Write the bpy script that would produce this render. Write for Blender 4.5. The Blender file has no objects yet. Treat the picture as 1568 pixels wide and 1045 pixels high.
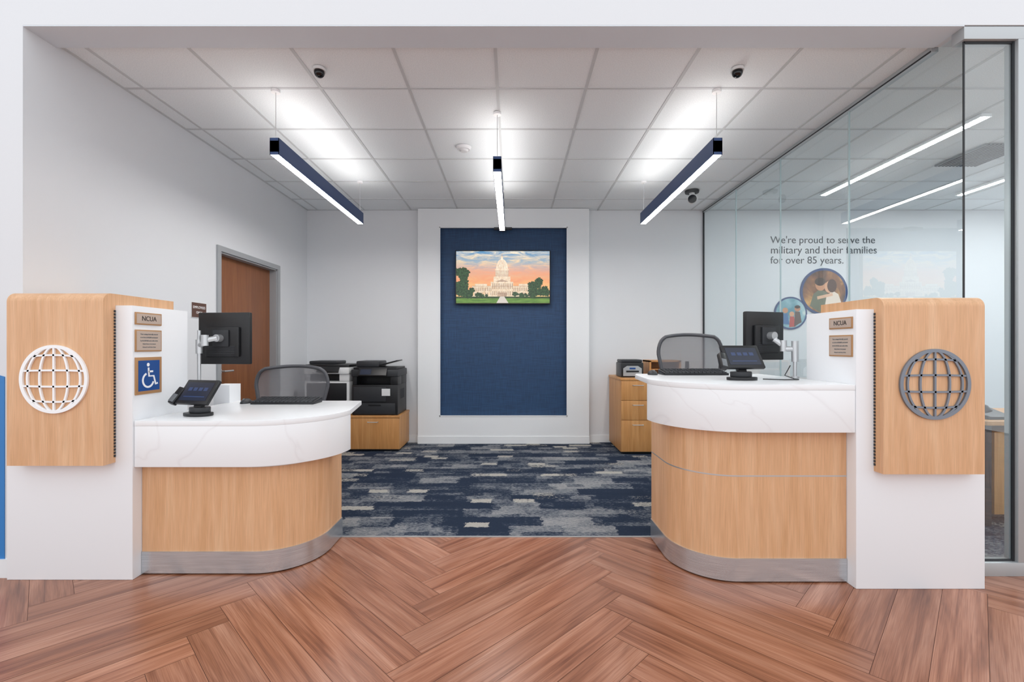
import bpy, bmesh, math, random
from mathutils import Vector, Matrix, Euler
random.seed(7)
sc = bpy.context.scene
try:
    sc.view_settings.view_transform = 'Standard'
    sc.view_settings.look = 'None'
except Exception: pass

# ------------------------------------------------------------------ materials
def lin(h):
    if not isinstance(h, str): return (*h[:3], 1)
    h = h.lstrip('#'); o = []
    for i in (0, 2, 4):
        c = int(h[i:i+2], 16)/255
        o.append(c/12.92 if c <= .04045 else ((c+.055)/1.055)**2.4)
    return (*o, 1)
def new(name):
    m = bpy.data.materials.new(name); m.use_nodes = True
    nt = m.node_tree
    return m, nt, nt.nodes['Principled BSDF']
def P(name, col, rough=.5, metal=0, emit=None, es=0, bump=0, bscale=200, spec=.5):
    m, nt, b = new(name)
    b.inputs['Base Color'].default_value = lin(col)
    b.inputs['Roughness'].default_value = rough
    b.inputs['Metallic'].default_value = metal
    b.inputs['Specular IOR Level'].default_value = spec
    if emit:
        b.inputs['Emission Color'].default_value = lin(emit)
        b.inputs['Emission Strength'].default_value = es
    if bump:
        tc = nt.nodes.new('ShaderNodeTexCoord'); n = nt.nodes.new('ShaderNodeTexNoise')
        n.inputs['Scale'].default_value = bscale
        bp = nt.nodes.new('ShaderNodeBump'); bp.inputs['Strength'].default_value = bump
        bp.inputs['Distance'].default_value = .002
        nt.links.new(tc.outputs['Object'], n.inputs['Vector'])
        nt.links.new(n.outputs['Fac'], bp.inputs['Height'])
        nt.links.new(bp.outputs['Normal'], b.inputs['Normal'])
    return m
def ramp(nt, stops):
    r = nt.nodes.new('ShaderNodeValToRGB'); cr = r.color_ramp
    while len(cr.elements) < len(stops): cr.elements.new(.5)
    for e, (p, c) in zip(cr.elements, stops):
        e.position = p; e.color = lin(c)
    return r
def mapping(nt, scale, out='Object', loc=(0, 0, 0)):
    tc = nt.nodes.new('ShaderNodeTexCoord'); mp = nt.nodes.new('ShaderNodeMapping')
    mp.inputs['Scale'].default_value = scale; mp.inputs['Location'].default_value = loc
    nt.links.new(tc.outputs[out], mp.inputs['Vector'])
    return mp
def noise(nt, vec, scale, detail=4, dist=0, rough=.5):
    n = nt.nodes.new('ShaderNodeTexNoise')
    n.inputs['Scale'].default_value = scale; n.inputs['Detail'].default_value = detail
    n.inputs['Distortion'].default_value = dist; n.inputs['Roughness'].default_value = rough
    nt.links.new(vec, n.inputs['Vector'])
    return n
def mix(nt, mode, fac, a, b):
    x = nt.nodes.new('ShaderNodeMix'); x.data_type = 'RGBA'; x.blend_type = mode
    for sock, v in ((x.inputs[0], fac), (x.inputs[6], a), (x.inputs[7], b)):
        if hasattr(v, 'links'): nt.links.new(v, sock)
        else: sock.default_value = v
    return x.outputs[2]
def math_(nt, op, a, b=None):
    x = nt.nodes.new('ShaderNodeMath'); x.operation = op
    for i, v in enumerate((a, b)):
        if v is None: continue
        if hasattr(v, 'links'): nt.links.new(v, x.inputs[i])
        else: x.inputs[i].default_value = v
    return x.outputs[0]

def wood(name, stops, rough=.42):
    m, nt, b = new(name)
    mp = mapping(nt, (9, 9, .55))
    n1 = noise(nt, mp.outputs[0], 2.2, 5, .8)
    r = ramp(nt, stops); nt.links.new(n1.outputs['Fac'], r.inputs['Fac'])
    mp2 = mapping(nt, (110, 110, 3.5))
    n2 = noise(nt, mp2.outputs[0], 2, 3)
    r2 = ramp(nt, [(.3, '#e6e4e2'), (.65, '#ffffff')]); nt.links.new(n2.outputs['Fac'], r2.inputs['Fac'])
    nt.links.new(mix(nt, 'MULTIPLY', .7, r.outputs[0], r2.outputs[0]), b.inputs['Base Color'])
    b.inputs['Roughness'].default_value = rough
    return m
M = {}
M['maple'] = wood('maple_veneer', [(.22, '#d3a174'), (.5, '#deae84'), (.78, '#e8be96')])
M['maple_dk'] = wood('maple_cabinet', [(.25, '#bd8449'), (.5, '#cb9258'), (.75, '#d6a168')])
M['doorwood'] = wood('walnut_door', [(.25, '#7c4c2e'), (.5, '#8b5736'), (.75, '#98633f')], .4)
M['wall'] = P('painted_wall', '#dddfe2', .75, bump=.12, bscale=300)
M['wallfront'] = P('painted_front_wall', '#dcdee1', .75, bump=.12, bscale=300)
M['panelw'] = P('white_panel', '#eff1f4', .45)
M['trimw'] = P('white_trim', '#e9ebed', .45)
M['alu'] = P('aluminium_frame', '#b8bcbe', .38, .4)
M['doorframe'] = P('grey_door_frame', '#a3a6a9', .45, .1)
M['dark'] = P('black_plastic', '#17181b', .38)
M['dark2'] = P('charcoal_plastic', '#2b2d31', .45)
M['grey'] = P('grey_plastic', '#6e7276', .45)
M['whitep'] = P('white_plastic', '#dfe1e2', .4)
M['silver'] = P('silver_metal', '#c9cbcd', .3, .7)
M['chrome'] = P('chrome', '#e0e0e0', .12, 1)
M['navyframe'] = P('navy_painted_metal', '#2a4473', .4, .1)
M['white'] = P('white_enamel', '#f6f7f8', .4)
M['steelblue'] = P('steel_grey', '#7d838d', .4, .3)
M['emd'] = P('led_diffuser_down', '#ffffff', .5, emit='#fffaf6', es=54)
M['emu'] = P('led_diffuser_up', '#ffffff', .5, emit='#fffaf6', es=13)
M['emo'] = P('led_office_strip', '#ffffff', .5, emit='#ffffff', es=85)
M['blueg'] = P('blue_wall_vinyl', '#2f7cc0', .5)
M['gasket'] = P('dark_gasket', '#23262a', .5)
M['text'] = P('text_grey', '#4d5156', .6)
M['textd'] = P('text_dark', '#33302e', .6)
M['signwood'] = P('sign_copper', '#b98c60', .4, .2)
M['signface'] = P('sign_face', '#cbb8aa', .35, .2)
M['isa'] = P('sign_blue', '#1a4c90', .45)
M['brownsign'] = P('brown_sign', '#5d4036', .45)
M['key'] = P('key_caps', '#3a3c40', .5)
M['chairfr'] = P('chair_frame', '#505156', .45)
M['lens'] = P('glass_black', '#05060a', .08)

m, nt, b = new('brushed_steel'); mp = mapping(nt, (3, 3, 260)); n = noise(nt, mp.outputs[0], 2, 2)
r = ramp(nt, [(.3, '#c0c5ca'), (.7, '#dadfe3')]); nt.links.new(n.outputs['Fac'], r.inputs['Fac'])
nt.links.new(r.outputs[0], b.inputs['Base Color']); b.inputs['Metallic'].default_value = .8; b.inputs['Roughness'].default_value = .25
M['steel'] = m
m, nt, b = new('white_quartz'); mp = mapping(nt, (1, 1, 1))
n = noise(nt, mp.outputs[0], 1.1, 4, 1.0, .45)
a = math_(nt, 'ABSOLUTE', math_(nt, 'SUBTRACT', n.outputs['Fac'], .5))
r = ramp(nt, [(0, '#eaebed'), (.004, '#eeeff1'), (.010, '#f0f2f4')]); nt.links.new(a, r.inputs['Fac'])
nt.links.new(r.outputs[0], b.inputs['Base Color']); b.inputs['Roughness'].default_value = .22
M['quartz'] = m
m, nt, b = new('acoustic_tile'); mp = mapping(nt, (1, 1, 1)); n = noise(nt, mp.outputs[0], 160, 3)
r = ramp(nt, [(.35, '#e6ecef'), (.6, '#f3f8fa')]); nt.links.new(n.outputs['Fac'], r.inputs['Fac'])
nt.links.new(r.outputs[0], b.inputs['Base Color']); b.inputs['Roughness'].default_value = .9
M['tile'] = m
M['tbar'] = P('ceiling_t_bar', '#cdd1d3', .6)
m, nt, b = new('navy_wallcovering'); mp = mapping(nt, (180, 180, 6)); n = noise(nt, mp.outputs[0], 1, 2)
mp2 = mapping(nt, (6, 6, 180)); n2 = noise(nt, mp2.outputs[0], 1, 2)
f = math_(nt, 'MULTIPLY', math_(nt, 'ADD', n.outputs['Fac'], n2.outputs['Fac']), .5)
r = ramp(nt, [(.36, '#173253'), (.64, '#254a71')]); nt.links.new(f, r.inputs['Fac'])
nt.links.new(r.outputs[0], b.inputs['Base Color']); b.inputs['Roughness'].default_value = .6
M['navy'] = m
# glass
m, nt, b = new('clear_glass'); nt.nodes.remove(b); out = nt.nodes['Material Output']
tr = nt.nodes.new('ShaderNodeBsdfTransparent'); tr.inputs[0].default_value = (.87, .945, .955, 1)
gl = nt.nodes.new('ShaderNodeBsdfGlossy'); gl.inputs['Roughness'].default_value = .01
lw = nt.nodes.new('ShaderNodeLayerWeight'); lw.inputs['Blend'].default_value = .5
f = math_(nt, 'MULTIPLY_ADD', math_(nt, 'POWER', lw.outputs['Facing'], 3.5), .86)
f.node.inputs[2].default_value = .14
mx = nt.nodes.new('ShaderNodeMixShader'); nt.links.new(f, mx.inputs[0]); nt.links.new(tr.outputs[0], mx.inputs[1]); nt.links.new(gl.outputs[0], mx.inputs[2])
nt.links.new(mx.outputs[0], out.inputs[0]); M['glass'] = m
# chair mesh
m, nt, b = new('chair_mesh_fabric'); out = nt.nodes['Material Output']
b.inputs['Base Color'].default_value = lin('#7c7c80'); b.inputs['Roughness'].default_value = .7
tr = nt.nodes.new('ShaderNodeBsdfTransparent'); mx = nt.nodes.new('ShaderNodeMixShader')
mp = mapping(nt, (1, 1, 1)); wv = nt.nodes.new('ShaderNodeTexWave'); wv.bands_direction = 'Z'; wv.inputs['Scale'].default_value = 30
nt.links.new(mp.outputs[0], wv.inputs['Vector'])
f = math_(nt, 'MULTIPLY_ADD', wv.outputs['Fac'], .2); f.node.inputs[2].default_value = .6
nt.links.new(f, mx.inputs[0]); nt.links.new(tr.outputs[0], mx.inputs[1]); nt.links.new(b.outputs[0], mx.inputs[2])
nt.links.new(mx.outputs[0], out.inputs[0]); M['mesh'] = m
# floor planks
m, nt, b = new('herringbone_plank')
uv = nt.nodes.new('ShaderNodeUVMap'); uv.uv_map = 'UVMap'
def uvmap(sx, sy):
    mp = nt.nodes.new('ShaderNodeMapping'); mp.inputs['Scale'].default_value = (sx, sy, 1); nt.links.new(uv.outputs[0], mp.inputs['Vector']); return mp.outputs[0]
n1 = noise(nt, uvmap(.6, 7), 1.4, 4, 1.3, .5)
r = ramp(nt, [(.28, '#85543f'), (.42, '#9f694f'), (.56, '#b07a60'), (.74, '#c28f76')]); nt.links.new(n1.outputs['Fac'], r.inputs['Fac'])
n3 = noise(nt, uvmap(.7, 24), 1.6, 3, .8, .5)
r3 = ramp(nt, [(.32, '#ac9286'), (.45, '#ebe3de'), (.6, '#ffffff')]); nt.links.new(n3.outputs['Fac'], r3.inputs['Fac'])
n2 = noise(nt, uvmap(4, 190), 1.2, 2)
r2 = ramp(nt, [(.35, '#cdc3be'), (.6, '#ffffff')]); nt.links.new(n2.outputs['Fac'], r2.inputs['Fac'])
kn = noise(nt, uvmap(2.2, 7), 1.0, 2, .4)
rk = ramp(nt, [(.22, '#8a6a5a'), (.30, '#ffffff')]); nt.links.new(kn.outputs['Fac'], rk.inputs['Fac'])
c = mix(nt, 'MULTIPLY', .6, r.outputs[0], r3.outputs[0])
c = mix(nt, 'MULTIPLY', .6, c, r2.outputs[0])
c = mix(nt, 'MULTIPLY', .6, c, rk.outputs[0])
at = nt.nodes.new('ShaderNodeAttribute'); at.attribute_name = 'tint'
c = mix(nt, 'MULTIPLY', 1.0, c, at.outputs['Color'])
nt.links.new(c, b.inputs['Base Color']); b.inputs['Roughness'].default_value = .27
M['plank'] = m
M['seam'] = P('floor_seam', '#5c3527', .6)
# carpet
m, nt, b = new('patterned_carpet'); mp = mapping(nt, (1, 1, 1))
nd = noise(nt, mp.outputs[0], 22, 6, 0, .75)
def brick(w, h, seed, dist):
    mpp = mapping(nt, (1, 1, 1), loc=(seed*.37, seed*.113, 0))
    sb = nt.nodes.new('ShaderNodeVectorMath'); sb.operation = 'SUBTRACT'; nt.links.new(nd.outputs['Color'], sb.inputs[0]); sb.inputs[1].default_value = (.5, .5, .5)
    vm = nt.nodes.new('ShaderNodeVectorMath'); vm.operation = 'MULTIPLY_ADD'
    nt.links.new(sb.outputs[0], vm.inputs[0]); vm.inputs[1].default_value = (dist, dist*.5, 0)
    nt.links.new(mpp.outputs[0], vm.inputs[2])
    k = nt.nodes.new('ShaderNodeTexBrick'); k.offset = .37; k.offset_frequency = 2; k.squash = 1.6; k.squash_frequency = 3
    k.inputs['Scale'].default_value = 1; k.inputs['Brick Width'].default_value = w; k.inputs['Row Height'].default_value = h
    k.inputs['Mortar Size'].default_value = 0; k.inputs['Color1'].default_value = (0, 0, 0, 1); k.inputs['Color2'].default_value = (1, 1, 1, 1)
    nt.links.new(vm.outputs[0], k.inputs['Vector'])
    return k.outputs['Color']
B1 = brick(.36, .17, 1, .14); B2 = brick(.16, .085, 5, .12); B3 = brick(.17, .085, 11, .14)
dash = noise(nt, mapping(nt, (34, 80, 1)).outputs[0], 1, 4, 0, .75)
blot = noise(nt, mapping(nt, (5, 9, 1)).outputs[0], 1, 5, 0, .65)
s = math_(nt, 'ADD', math_(nt, 'MULTIPLY', B1, .30), math_(nt, 'MULTIPLY', B2, .17))
s = math_(nt, 'ADD', s, math_(nt, 'MULTIPLY', dash.outputs['Fac'], .72))
s = math_(nt, 'ADD', s, math_(nt, 'MULTIPLY', blot.outputs['Fac'], .30))
r = ramp(nt, [(.0, '#222c3e'), (.72, '#2c374a'), (.77, '#4d5563'), (.84, '#767b83'), (1, '#a2a2a3')])
nt.links.new(s, r.inputs['Fac'])
hi = math_(nt, 'GREATER_THAN', math_(nt, 'ADD', B3, math_(nt, 'MULTIPLY', dash.outputs['Fac'], .35)), 1.115)
c = mix(nt, 'MIX', hi, r.outputs[0], lin('#b6b3ac'))
fine = noise(nt, mp.outputs[0], 420, 2)
rf = ramp(nt, [(.3, '#a8a8a8'), (.7, '#ffffff')]); nt.links.new(fine.outputs['Fac'], rf.inputs['Fac'])
c = mix(nt, 'MULTIPLY', .6, c, rf.outputs[0])
nt.links.new(c, b.inputs['Base Color']); b.inputs['Roughness'].default_value = .95; b.inputs['Specular IOR Level'].default_value = .1
M['carpet'] = m

# ------------------------------------------------------------------ builders
def link(o): sc.collection.objects.link(o); return o
def finish(bm, name, mats, par=None, off=None, sharp=.6):
    bmesh.ops.recalc_face_normals(bm, faces=bm.faces)
    for f in bm.faces: f.smooth = True
    for e in bm.edges:
        if len(e.link_faces) == 2 and e.calc_face_angle(0) > sharp: e.smooth = False
    me = bpy.data.meshes.new(name); bm.to_mesh(me); bm.free()
    for mm in (mats if isinstance(mats, (list, tuple)) else [mats]): me.materials.append(M[mm] if isinstance(mm, str) else mm)
    o = link(bpy.data.objects.new(name, me))
    if par: o.parent = par
    if off: o.location = off
    return o
def add_box(bm, x0, x1, y0, y1, z0, z1, bev=0, mi=0, mat=None):
    t = bmesh.new()
    bmesh.ops.create_cube(t, size=1)
    for v in t.verts: v.co = Vector(((x0+x1)/2+v.co.x*(x1-x0), (y0+y1)/2+v.co.y*(y1-y0), (z0+z1)/2+v.co.z*(z1-z0)))
    if bev: bmesh.ops.bevel(t, geom=list(t.edges), offset=bev, segments=2, profile=.6, affect='EDGES')
    if mat is not None:
        for v in t.verts: v.co = mat @ v.co
    merge(bm, t, mi)
def merge(bm, t, mi=0):
    mp_ = {}
    for v in t.verts: mp_[v] = bm.verts.new(v.co)
    for f in t.faces:
        try:
            nf = bm.faces.new([mp_[v] for v in f.verts]); nf.material_index = mi
        except ValueError: pass
    t.free()
def tube_bm(bm, pts, r, seg=10, closed=False, mi=0, cap=True):
    pts = [Vector(p) for p in pts]; n = len(pts); rings = []
    up = None
    for i, p in enumerate(pts):
        a = pts[(i-1) % n] if (closed or i > 0) else p
        c = pts[(i+1) % n] if (closed or i < n-1) else p
        t = (c-a).normalized()
        if up is None:
            up = Vector((0, 0, 1)) if abs(t.z) < .9 else Vector((1, 0, 0))
        s = t.cross(up)
        if s.length < 1e-4: s = t.cross(Vector((0, 1, 0)))
        s.normalize(); up = s.cross(t).normalized()
        rr = r[i] if isinstance(r, (list, tuple)) else r
        rings.append([bm.verts.new(p+rr*(math.cos(2*math.pi*k/seg)*s+math.sin(2*math.pi*k/seg)*up)) for k in range(seg)])
    for i in range(n if closed else n-1):
        A, B = rings[i], rings[(i+1) % n]
        for k in range(seg):
            f = bm.faces.new([A[k], A[(k+1) % seg], B[(k+1) % seg], B[k]]); f.material_index = mi
    if cap and not closed:
        for R in (rings[0], rings[-1]):
            f = bm.faces.new(R); f.material_index = mi

class G:
    def __init__(s, name, loc=(0, 0, 0), rot=(0, 0, 0), world=True):
        e = bpy.data.objects.new(name, None); link(e); e.location = loc; e.rotation_euler = rot
        e.empty_display_size = .1
        s.e = e; s.off = tuple(-v for v in loc) if world else None
    def box(s, n, x0, x1, y0, y1, z0, z1, mat, bev=.002):
        bm = bmesh.new(); add_box(bm, x0, x1, y0, y1, z0, z1, bev)
        return finish(bm, n, mat, s.e, s.off)
    def rbox(s, n, c, size, rot, mat, bev=.003):
        bm = bmesh.new()
        mt = Matrix.Translation(c) @ Euler(rot).to_matrix().to_4x4()
        a, b_, c_ = [v/2 for v in size]
        add_box(bm, -a, a, -b_, b_, -c_, c_, bev, mat=mt)
        return finish(bm, n, mat, s.e, s.off)
    def boxes(s, n, lst, mat, bev=0):
        bm = bmesh.new()
        for b_ in lst: add_box(bm, *b_, bev)
        return finish(bm, n, mat, s.e, s.off)
    def tube(s, n, pts, r, mat, seg=12, closed=False):
        bm = bmesh.new(); tube_bm(bm, pts, r, seg, closed); return finish(bm, n, mat, s.e, s.off)
    def cyl(s, n, p0, p1, r0, mat, r1=None, seg=28):
        return s.tube(n, [p0, p1], [r0, r0 if r1 is None else r1], mat, seg)
    def prism(s, n, pts, lo, hi, mat, axis='z', bev=0):
        bm = bmesh.new()
        f3 = {'z': lambda a, b, h: (a, b, h), 'x': lambda a, b, h: (h, a, b), 'y': lambda a, b, h: (a, h, b)}[axis] if isinstance(axis, str) else axis
        A = [bm.verts.new(f3(a, b, lo)) for a, b in pts]; B = [bm.verts.new(f3(a, b, hi)) for a, b in pts]
        f0 = bm.faces.new(A); f1 = bm.faces.new(B); N = len(pts)
        for i in range(N): bm.faces.new([A[i], A[(i+1) % N], B[(i+1) % N], B[i]])
        bmesh.ops.recalc_face_normals(bm, faces=bm.faces)
        if bev:
            es = [e for e in bm.edges if (f0 in e.link_faces or f1 in e.link_faces)]
            bmesh.ops.bevel(bm, geom=es, offset=bev, segments=2, profile=.6, affect='EDGES')
        return finish(bm, n, mat, s.e, s.off)
    def flat(s, n, pts, mp, mat, h=0):
        bm = bmesh.new(); bm.faces.new([bm.verts.new(mp(a, b, h)) for a, b in pts])
        me = bpy.data.meshes.new(n); bm.to_mesh(me); bm.free(); me.materials.append(M[mat] if isinstance(mat, str) else mat)
        o = link(bpy.data.objects.new(n, me)); o.parent = s.e
        if s.off: o.location = s.off
        return o
    def ribbons(s, n, lines, w, h0, h1, mp, mat):
        bm = bmesh.new()
        for pts, closed in lines:
            N = len(pts); L = []
            for i in range(N):
                a = Vector(pts[(i-1) % N] if (closed or i > 0) else pts[i]); c = Vector(pts[(i+1) % N] if (closed or i < N-1) else pts[i])
                t = (c-a).normalized(); nn = Vector((-t.y, t.x))*w/2; p = Vector(pts[i])
                L.append([bm.verts.new(mp(*(p+nn), h0)), bm.verts.new(mp(*(p-nn), h0)), bm.verts.new(mp(*(p-nn), h1)), bm.verts.new(mp(*(p+nn), h1))])
            for i in range(N if closed else N-1):
                A, B = L[i], L[(i+1) % N]
                for k in range(4): bm.faces.new([A[k], A[(k+1) % 4], B[(k+1) % 4], B[k]])
            if not closed:
                bm.faces.new(L[0]); bm.faces.new(L[-1])
        return finish(bm, n, mat, s.e, s.off)
    def text(s, n, body, org, right, up, size, mat, width=None, align='CENTER'):
        cu = bpy.data.curves.new(n, 'FONT'); cu.body = body; cu.size = size; cu.align_x = align; cu.align_y = 'CENTER'; cu.extrude = .0006
        to = link(bpy.data.objects.new(n+'_tmp', cu)); bpy.context.view_layer.update()
        me = bpy.data.meshes.new_from_object(to.evaluated_get(bpy.context.evaluated_depsgraph_get()))
        xs = [v.co.x for v in me.vertices]; w = max(xs)-min(xs); k = (width/w) if width else 1
        R = Vector(right); U = Vector(up); Nn = R.cross(U)
        for v in me.vertices:
            c_ = v.co*k; v.co = Vector(org)+R*c_.x+U*c_.y+Nn*v.co.z
        bpy.data.objects.remove(to); me.materials.clear(); me.materials.append(M[mat])
        me.name = n; o = link(bpy.data.objects.new(n, me)); o.parent = s.e
        if s.off: o.location = s.off
        return o
def solo_boxes(name, lst, mat, bev=0):
    bm = bmesh.new()
    for b_ in lst: add_box(bm, *b_, bev)
    return finish(bm, name, mat)
def arc(cx, cy, rx, ry, a0, a1, n=28):
    return [(cx+rx*math.cos(math.radians(a0+(a1-a0)*i/n)), cy+ry*math.sin(math.radians(a0+(a1-a0)*i/n))) for i in range(n+1)]
def circ(cx, cy, r, n=48, ry=None): return [(cx+r*math.cos(2*math.pi*i/n), cy+(ry or r)*math.sin(2*math.pi*i/n)) for i in range(n)]

# ------------------------------------------------------------------ room shell
XL, XR, YB, H = -2.687, 2.507, 6.136, 3.05
YF = 2.572
W = .165; NR = 8; L = W*NR
bm = bmesh.new(); uvl = bm.loops.layers.uv.new('UVMap'); cl = bm.loops.layers.float_color.new('tint')
q = 1/math.sqrt(2); X0f, Y0f = -.37, .06
def addplank(u0, v0, du, dv, horiz):
    g = .0009
    cs = [(u0+g, v0+g), (u0+du-g, v0+g), (u0+du-g, v0+dv-g), (u0+g, v0+dv-g)]
    w = [((a-b_)*q+X0f, (a+b_)*q+Y0f) for a, b_ in cs]
    if max(p[1] for p in w) < -2.2 or min(p[1] for p in w) > 3.5: return
    if max(p[0] for p in w) < -6.5 or min(p[0] for p in w) > 6.5: return
    f = bm.faces.new([bm.verts.new((p[0], p[1], 0)) for p in w])
    ou, ov = random.random()*50, random.random()*50
    t = .88+.22*random.random(); tw = random.uniform(-.02, .02)
    for lp, (a, b_) in zip(f.loops, cs):
        lu, lv = (a-u0, b_-v0) if horiz else (b_-v0, a-u0)
        lp[uvl].uv = (lu+ou, lv+ov); lp[cl] = (t+tw, t, t-tw, 1)
for k in range(-80, 100):
    for mm in range(-9, 10):
        bu, bv = k*W+mm*2*L, k*W
        addplank(bu, bv, L, W, True); addplank(bu-W, bv, W, L, False)
me = bpy.data.meshes.new('floor'); bm.to_mesh(me); bm.free(); me.materials.append(M['plank'])
link(bpy.data.objects.new('floor', me))
solo_boxes('floor_subfloor', [(-7.6, 7.2, -3.2, 6.4, -.12, -.0015)], 'seam')
solo_boxes('floor_carpet', [(XL, XR-.03, 3.11, YB, .0005, .006), (XR-.03, 7, 2.66, YB, .0005, .006)], 'carpet')
solo_boxes('trim_carpet_edge', [(XL, XR-.03, 3.102, 3.11, .0002, .007)], 'alu')

solo_boxes('wall_back', [(XL-.15, 7.15, YB, YB+.15, 0, H+.1)], 'wall')
solo_boxes('wall_left', [(XL-.15, XL, YF+.012, 4.303, 0, 3.03), (XL-.15, XL, YF+.19, 4.303, 3.03, H+.1), (XL-.15, XL, 5.346, YB, 0, H+.1), (XL-.15, XL, 4.303, 5.346, 2.14, H+.1)], 'wall')
solo_boxes('wall_front', [(-6.6, XL-.15, YF, YF+.19, 0, 3.034), (XL-.15, XL, YF, YF+.012, 0, 3.034), (-6.6, 7.15, YF, YF+.19, 3.034, 4.3), (6.9, 7.15, YF, YF+.12, 0, 3.034)], 'wallfront')
solo_boxes('trim_soffit', [(XL, XR-.02, YF+.001, YF+.189, 3.028, 3.034)], P('soffit_cool_tint', '#dbe3ea', .7))  # header underside coloured cooler to offset the pink light bounced off the floor
solo_boxes('wall_right', [(7.0, 7.15, YF+.12, YB, 0, H+.1)], 'wall')
solo_boxes('ceiling', [(XL, 7.0, YF+.19, YB, H, H+.1)], 'tile')
gx = [-.10+.61*k for k in range(-4, 12)]; gy = [3.23+.61*k for k in range(0, 5)]
solo_boxes('trim_ceiling_grid', [(x-.010, x+.010, YF+.19, YB, H-.004, H+.001) for x in gx if XL < x < 7 and abs(x-XR) > .03]
           + [(XL, 7, y-.010, y+.010, H-.0042, H+.001) for y in gy]
           + [(XL, XL+.022, YF+.19, YB, H-.004, H+.001), (XL, 7, YB-.022, YB, H-.004, H+.001)], 'tbar')
solo_boxes('baseboard_left', [(XL, XL+.012, 2.97, 4.25, .006, .1), (XL, XL+.012, 5.4, YB, .006, .1)], 'trimw')
solo_boxes('baseboard_back', [(XL+.012, -1.217, YB-.012, YB, .006, .1), (.998, 7, YB-.012, YB, .006, .1)], 'trimw')
solo_boxes('baseboard_front', [(-6.6, -2.74, YF-.014, YF, .0, .1)], 'trimw')
g = G('wall_graphic', (-3.6, YF-.002, .1))
g.prism('blue_band', [(-4.6, .1), (-2.784, .1), (-2.784, 1.10), (-3.0, 1.16), (-3.6, 1.27), (-4.6, 1.36)], YF-.004, YF-.001, 'blueg', 'y')

px0, px1, ix0, ix1, iz0, iz1 = -1.215, .996, -.937, .717, .358, 2.806
g = G('feature_wall_panel', (-.11, 6.1, 0))
g.boxes('surround', [(px0, ix0, 6.045, YB-.001, .006, H-.006), (ix1, px1, 6.045, YB-.001, .006, H-.006), (ix0, ix1, 6.045, YB-.001, .006, iz0), (ix0, ix1, 6.045, YB-.001, iz1, H-.006)], 'trimw')
g.boxes('navy_inset', [(ix0, ix1, YB-.02, YB-.002, iz0, iz1)], 'navy')
g.boxes('inset_edge_trim', [(ix0, ix0+.012, 6.04, 6.05, iz0, iz1), (ix1-.012, ix1, 6.04, 6.05, iz0, iz1), (ix0, ix1, 6.04, 6.05, iz0, iz0+.012), (ix0, ix1, 6.04, 6.05, iz1-.012, iz1)], 'trimw')
g.boxes('plinth', [(px0-.003, px1+.003, 6.035, 6.05, .006, .1)], 'trimw')

g = G('door_1', (XL-.08, 4.82, 0))
g.box('slab', XL-.115, XL-.073, 4.305, 5.343, .008, 2.138, 'doorwood')
g.boxes('frame', [(XL+.001, XL+.018, 4.253, 4.303, .007, 2.19), (XL+.001, XL+.018, 5.346, 5.396, .007, 2.19), (XL+.001, XL+.018, 4.303, 5.346, 2.14, 2.19),
                  (XL-.12, XL+.001, 4.304, 4.318, .007, 2.139), (XL-.12, XL+.001, 5.331, 5.345, .007, 2.139), (XL-.12, XL+.001, 4.304, 5.345, 2.126, 2.139)], 'doorframe')
g.cyl('rose', (XL-.073, 4.41, 1.03), (XL-.06, 4.41, 1.03), .028, 'silver')
g.tube('lever', [(XL-.06, 4.41, 1.03), (XL-.015, 4.41, 1.03), (XL-.01, 4.43, 1.03), (XL-.01, 4.53, 1.03)], .009, 'silver')
g.cyl('lock', (XL-.073, 4.41, 1.14), (XL-.058, 4.41, 1.14), .024, 'silver')

g = G('window_1', (XR, 4.3, 0))
seams = [2.60, 3.483, 4.373, 5.24, 6.12]
for i in range(4):
    a, b_ = seams[i]+.004, seams[i+1]-.004
    g.flat('glass_pane', [(a, .03), (b_, .03), (b_, H-.03), (a, H-.03)], lambda p, r_, h: (XR, p, r_), 'glass')
g.boxes('joint', [(XR-.006, XR+.006, y-.004, y+.004, .03, H-.03) for y in seams[1:4]], P('silicone_joint', '#b9cccf', .3))
g.boxes('track', [(XR-.02, XR+.02, 2.6, YB-.02, .007, .035), (XR-.02, XR+.02, 2.775, YB-.02, H-.035, H-.001)], 'alu')
g.boxes('track_gasket', [(XR-.022, XR-.02, 2.78, YB-.02, H-.036, H-.026), (XR-.008, XR+.008, YB-.02, YB-.001, .007, H-.001)], 'gasket')
g = G('window_2', (2.65, 2.6, 0))
g.flat('front_pane', [(XR+.004, .085), (2.772, .085), (2.772, 2.948), (XR+.004, 2.948)], lambda p, r_, h: (p, 2.60, r_), 'glass')
g.boxes('frame', [(XR-.02, 6.9, 2.575, 2.65, 2.96, 3.028), (XR-.015, 6.9, 2.575, 2.65, .0, .075), (2.785, 2.90, 2.575, 2.65, .075, 2.96), (4.2, 4.26, 2.575, 2.65, .075, 2.96), (5.55, 5.61, 2.575, 2.65, .075, 2.96)], 'alu', .002)
for a, b_ in ((2.90, 4.2), (4.26, 5.55), (5.61, 6.9)): g.flat('front_pane', [(a, .075), (b_, .075), (b_, 2.96), (a, 2.96)], lambda p, r_, h: (p, 2.60, r_), 'glass')  # unseen panes beyond the first post, added to let world light into the office
g.boxes('gasket', [(XR+.0, 2.785, 2.596, 2.604, 2.948, 2.96), (2.773, 2.785, 2.594, 2.604, .075, 2.96), (XR+.0, 2.785, 2.596, 2.604, .075, .085), (XR-.004, XR+.004, 2.596, 2.602, .075, 2.96)], 'gasket')

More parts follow.
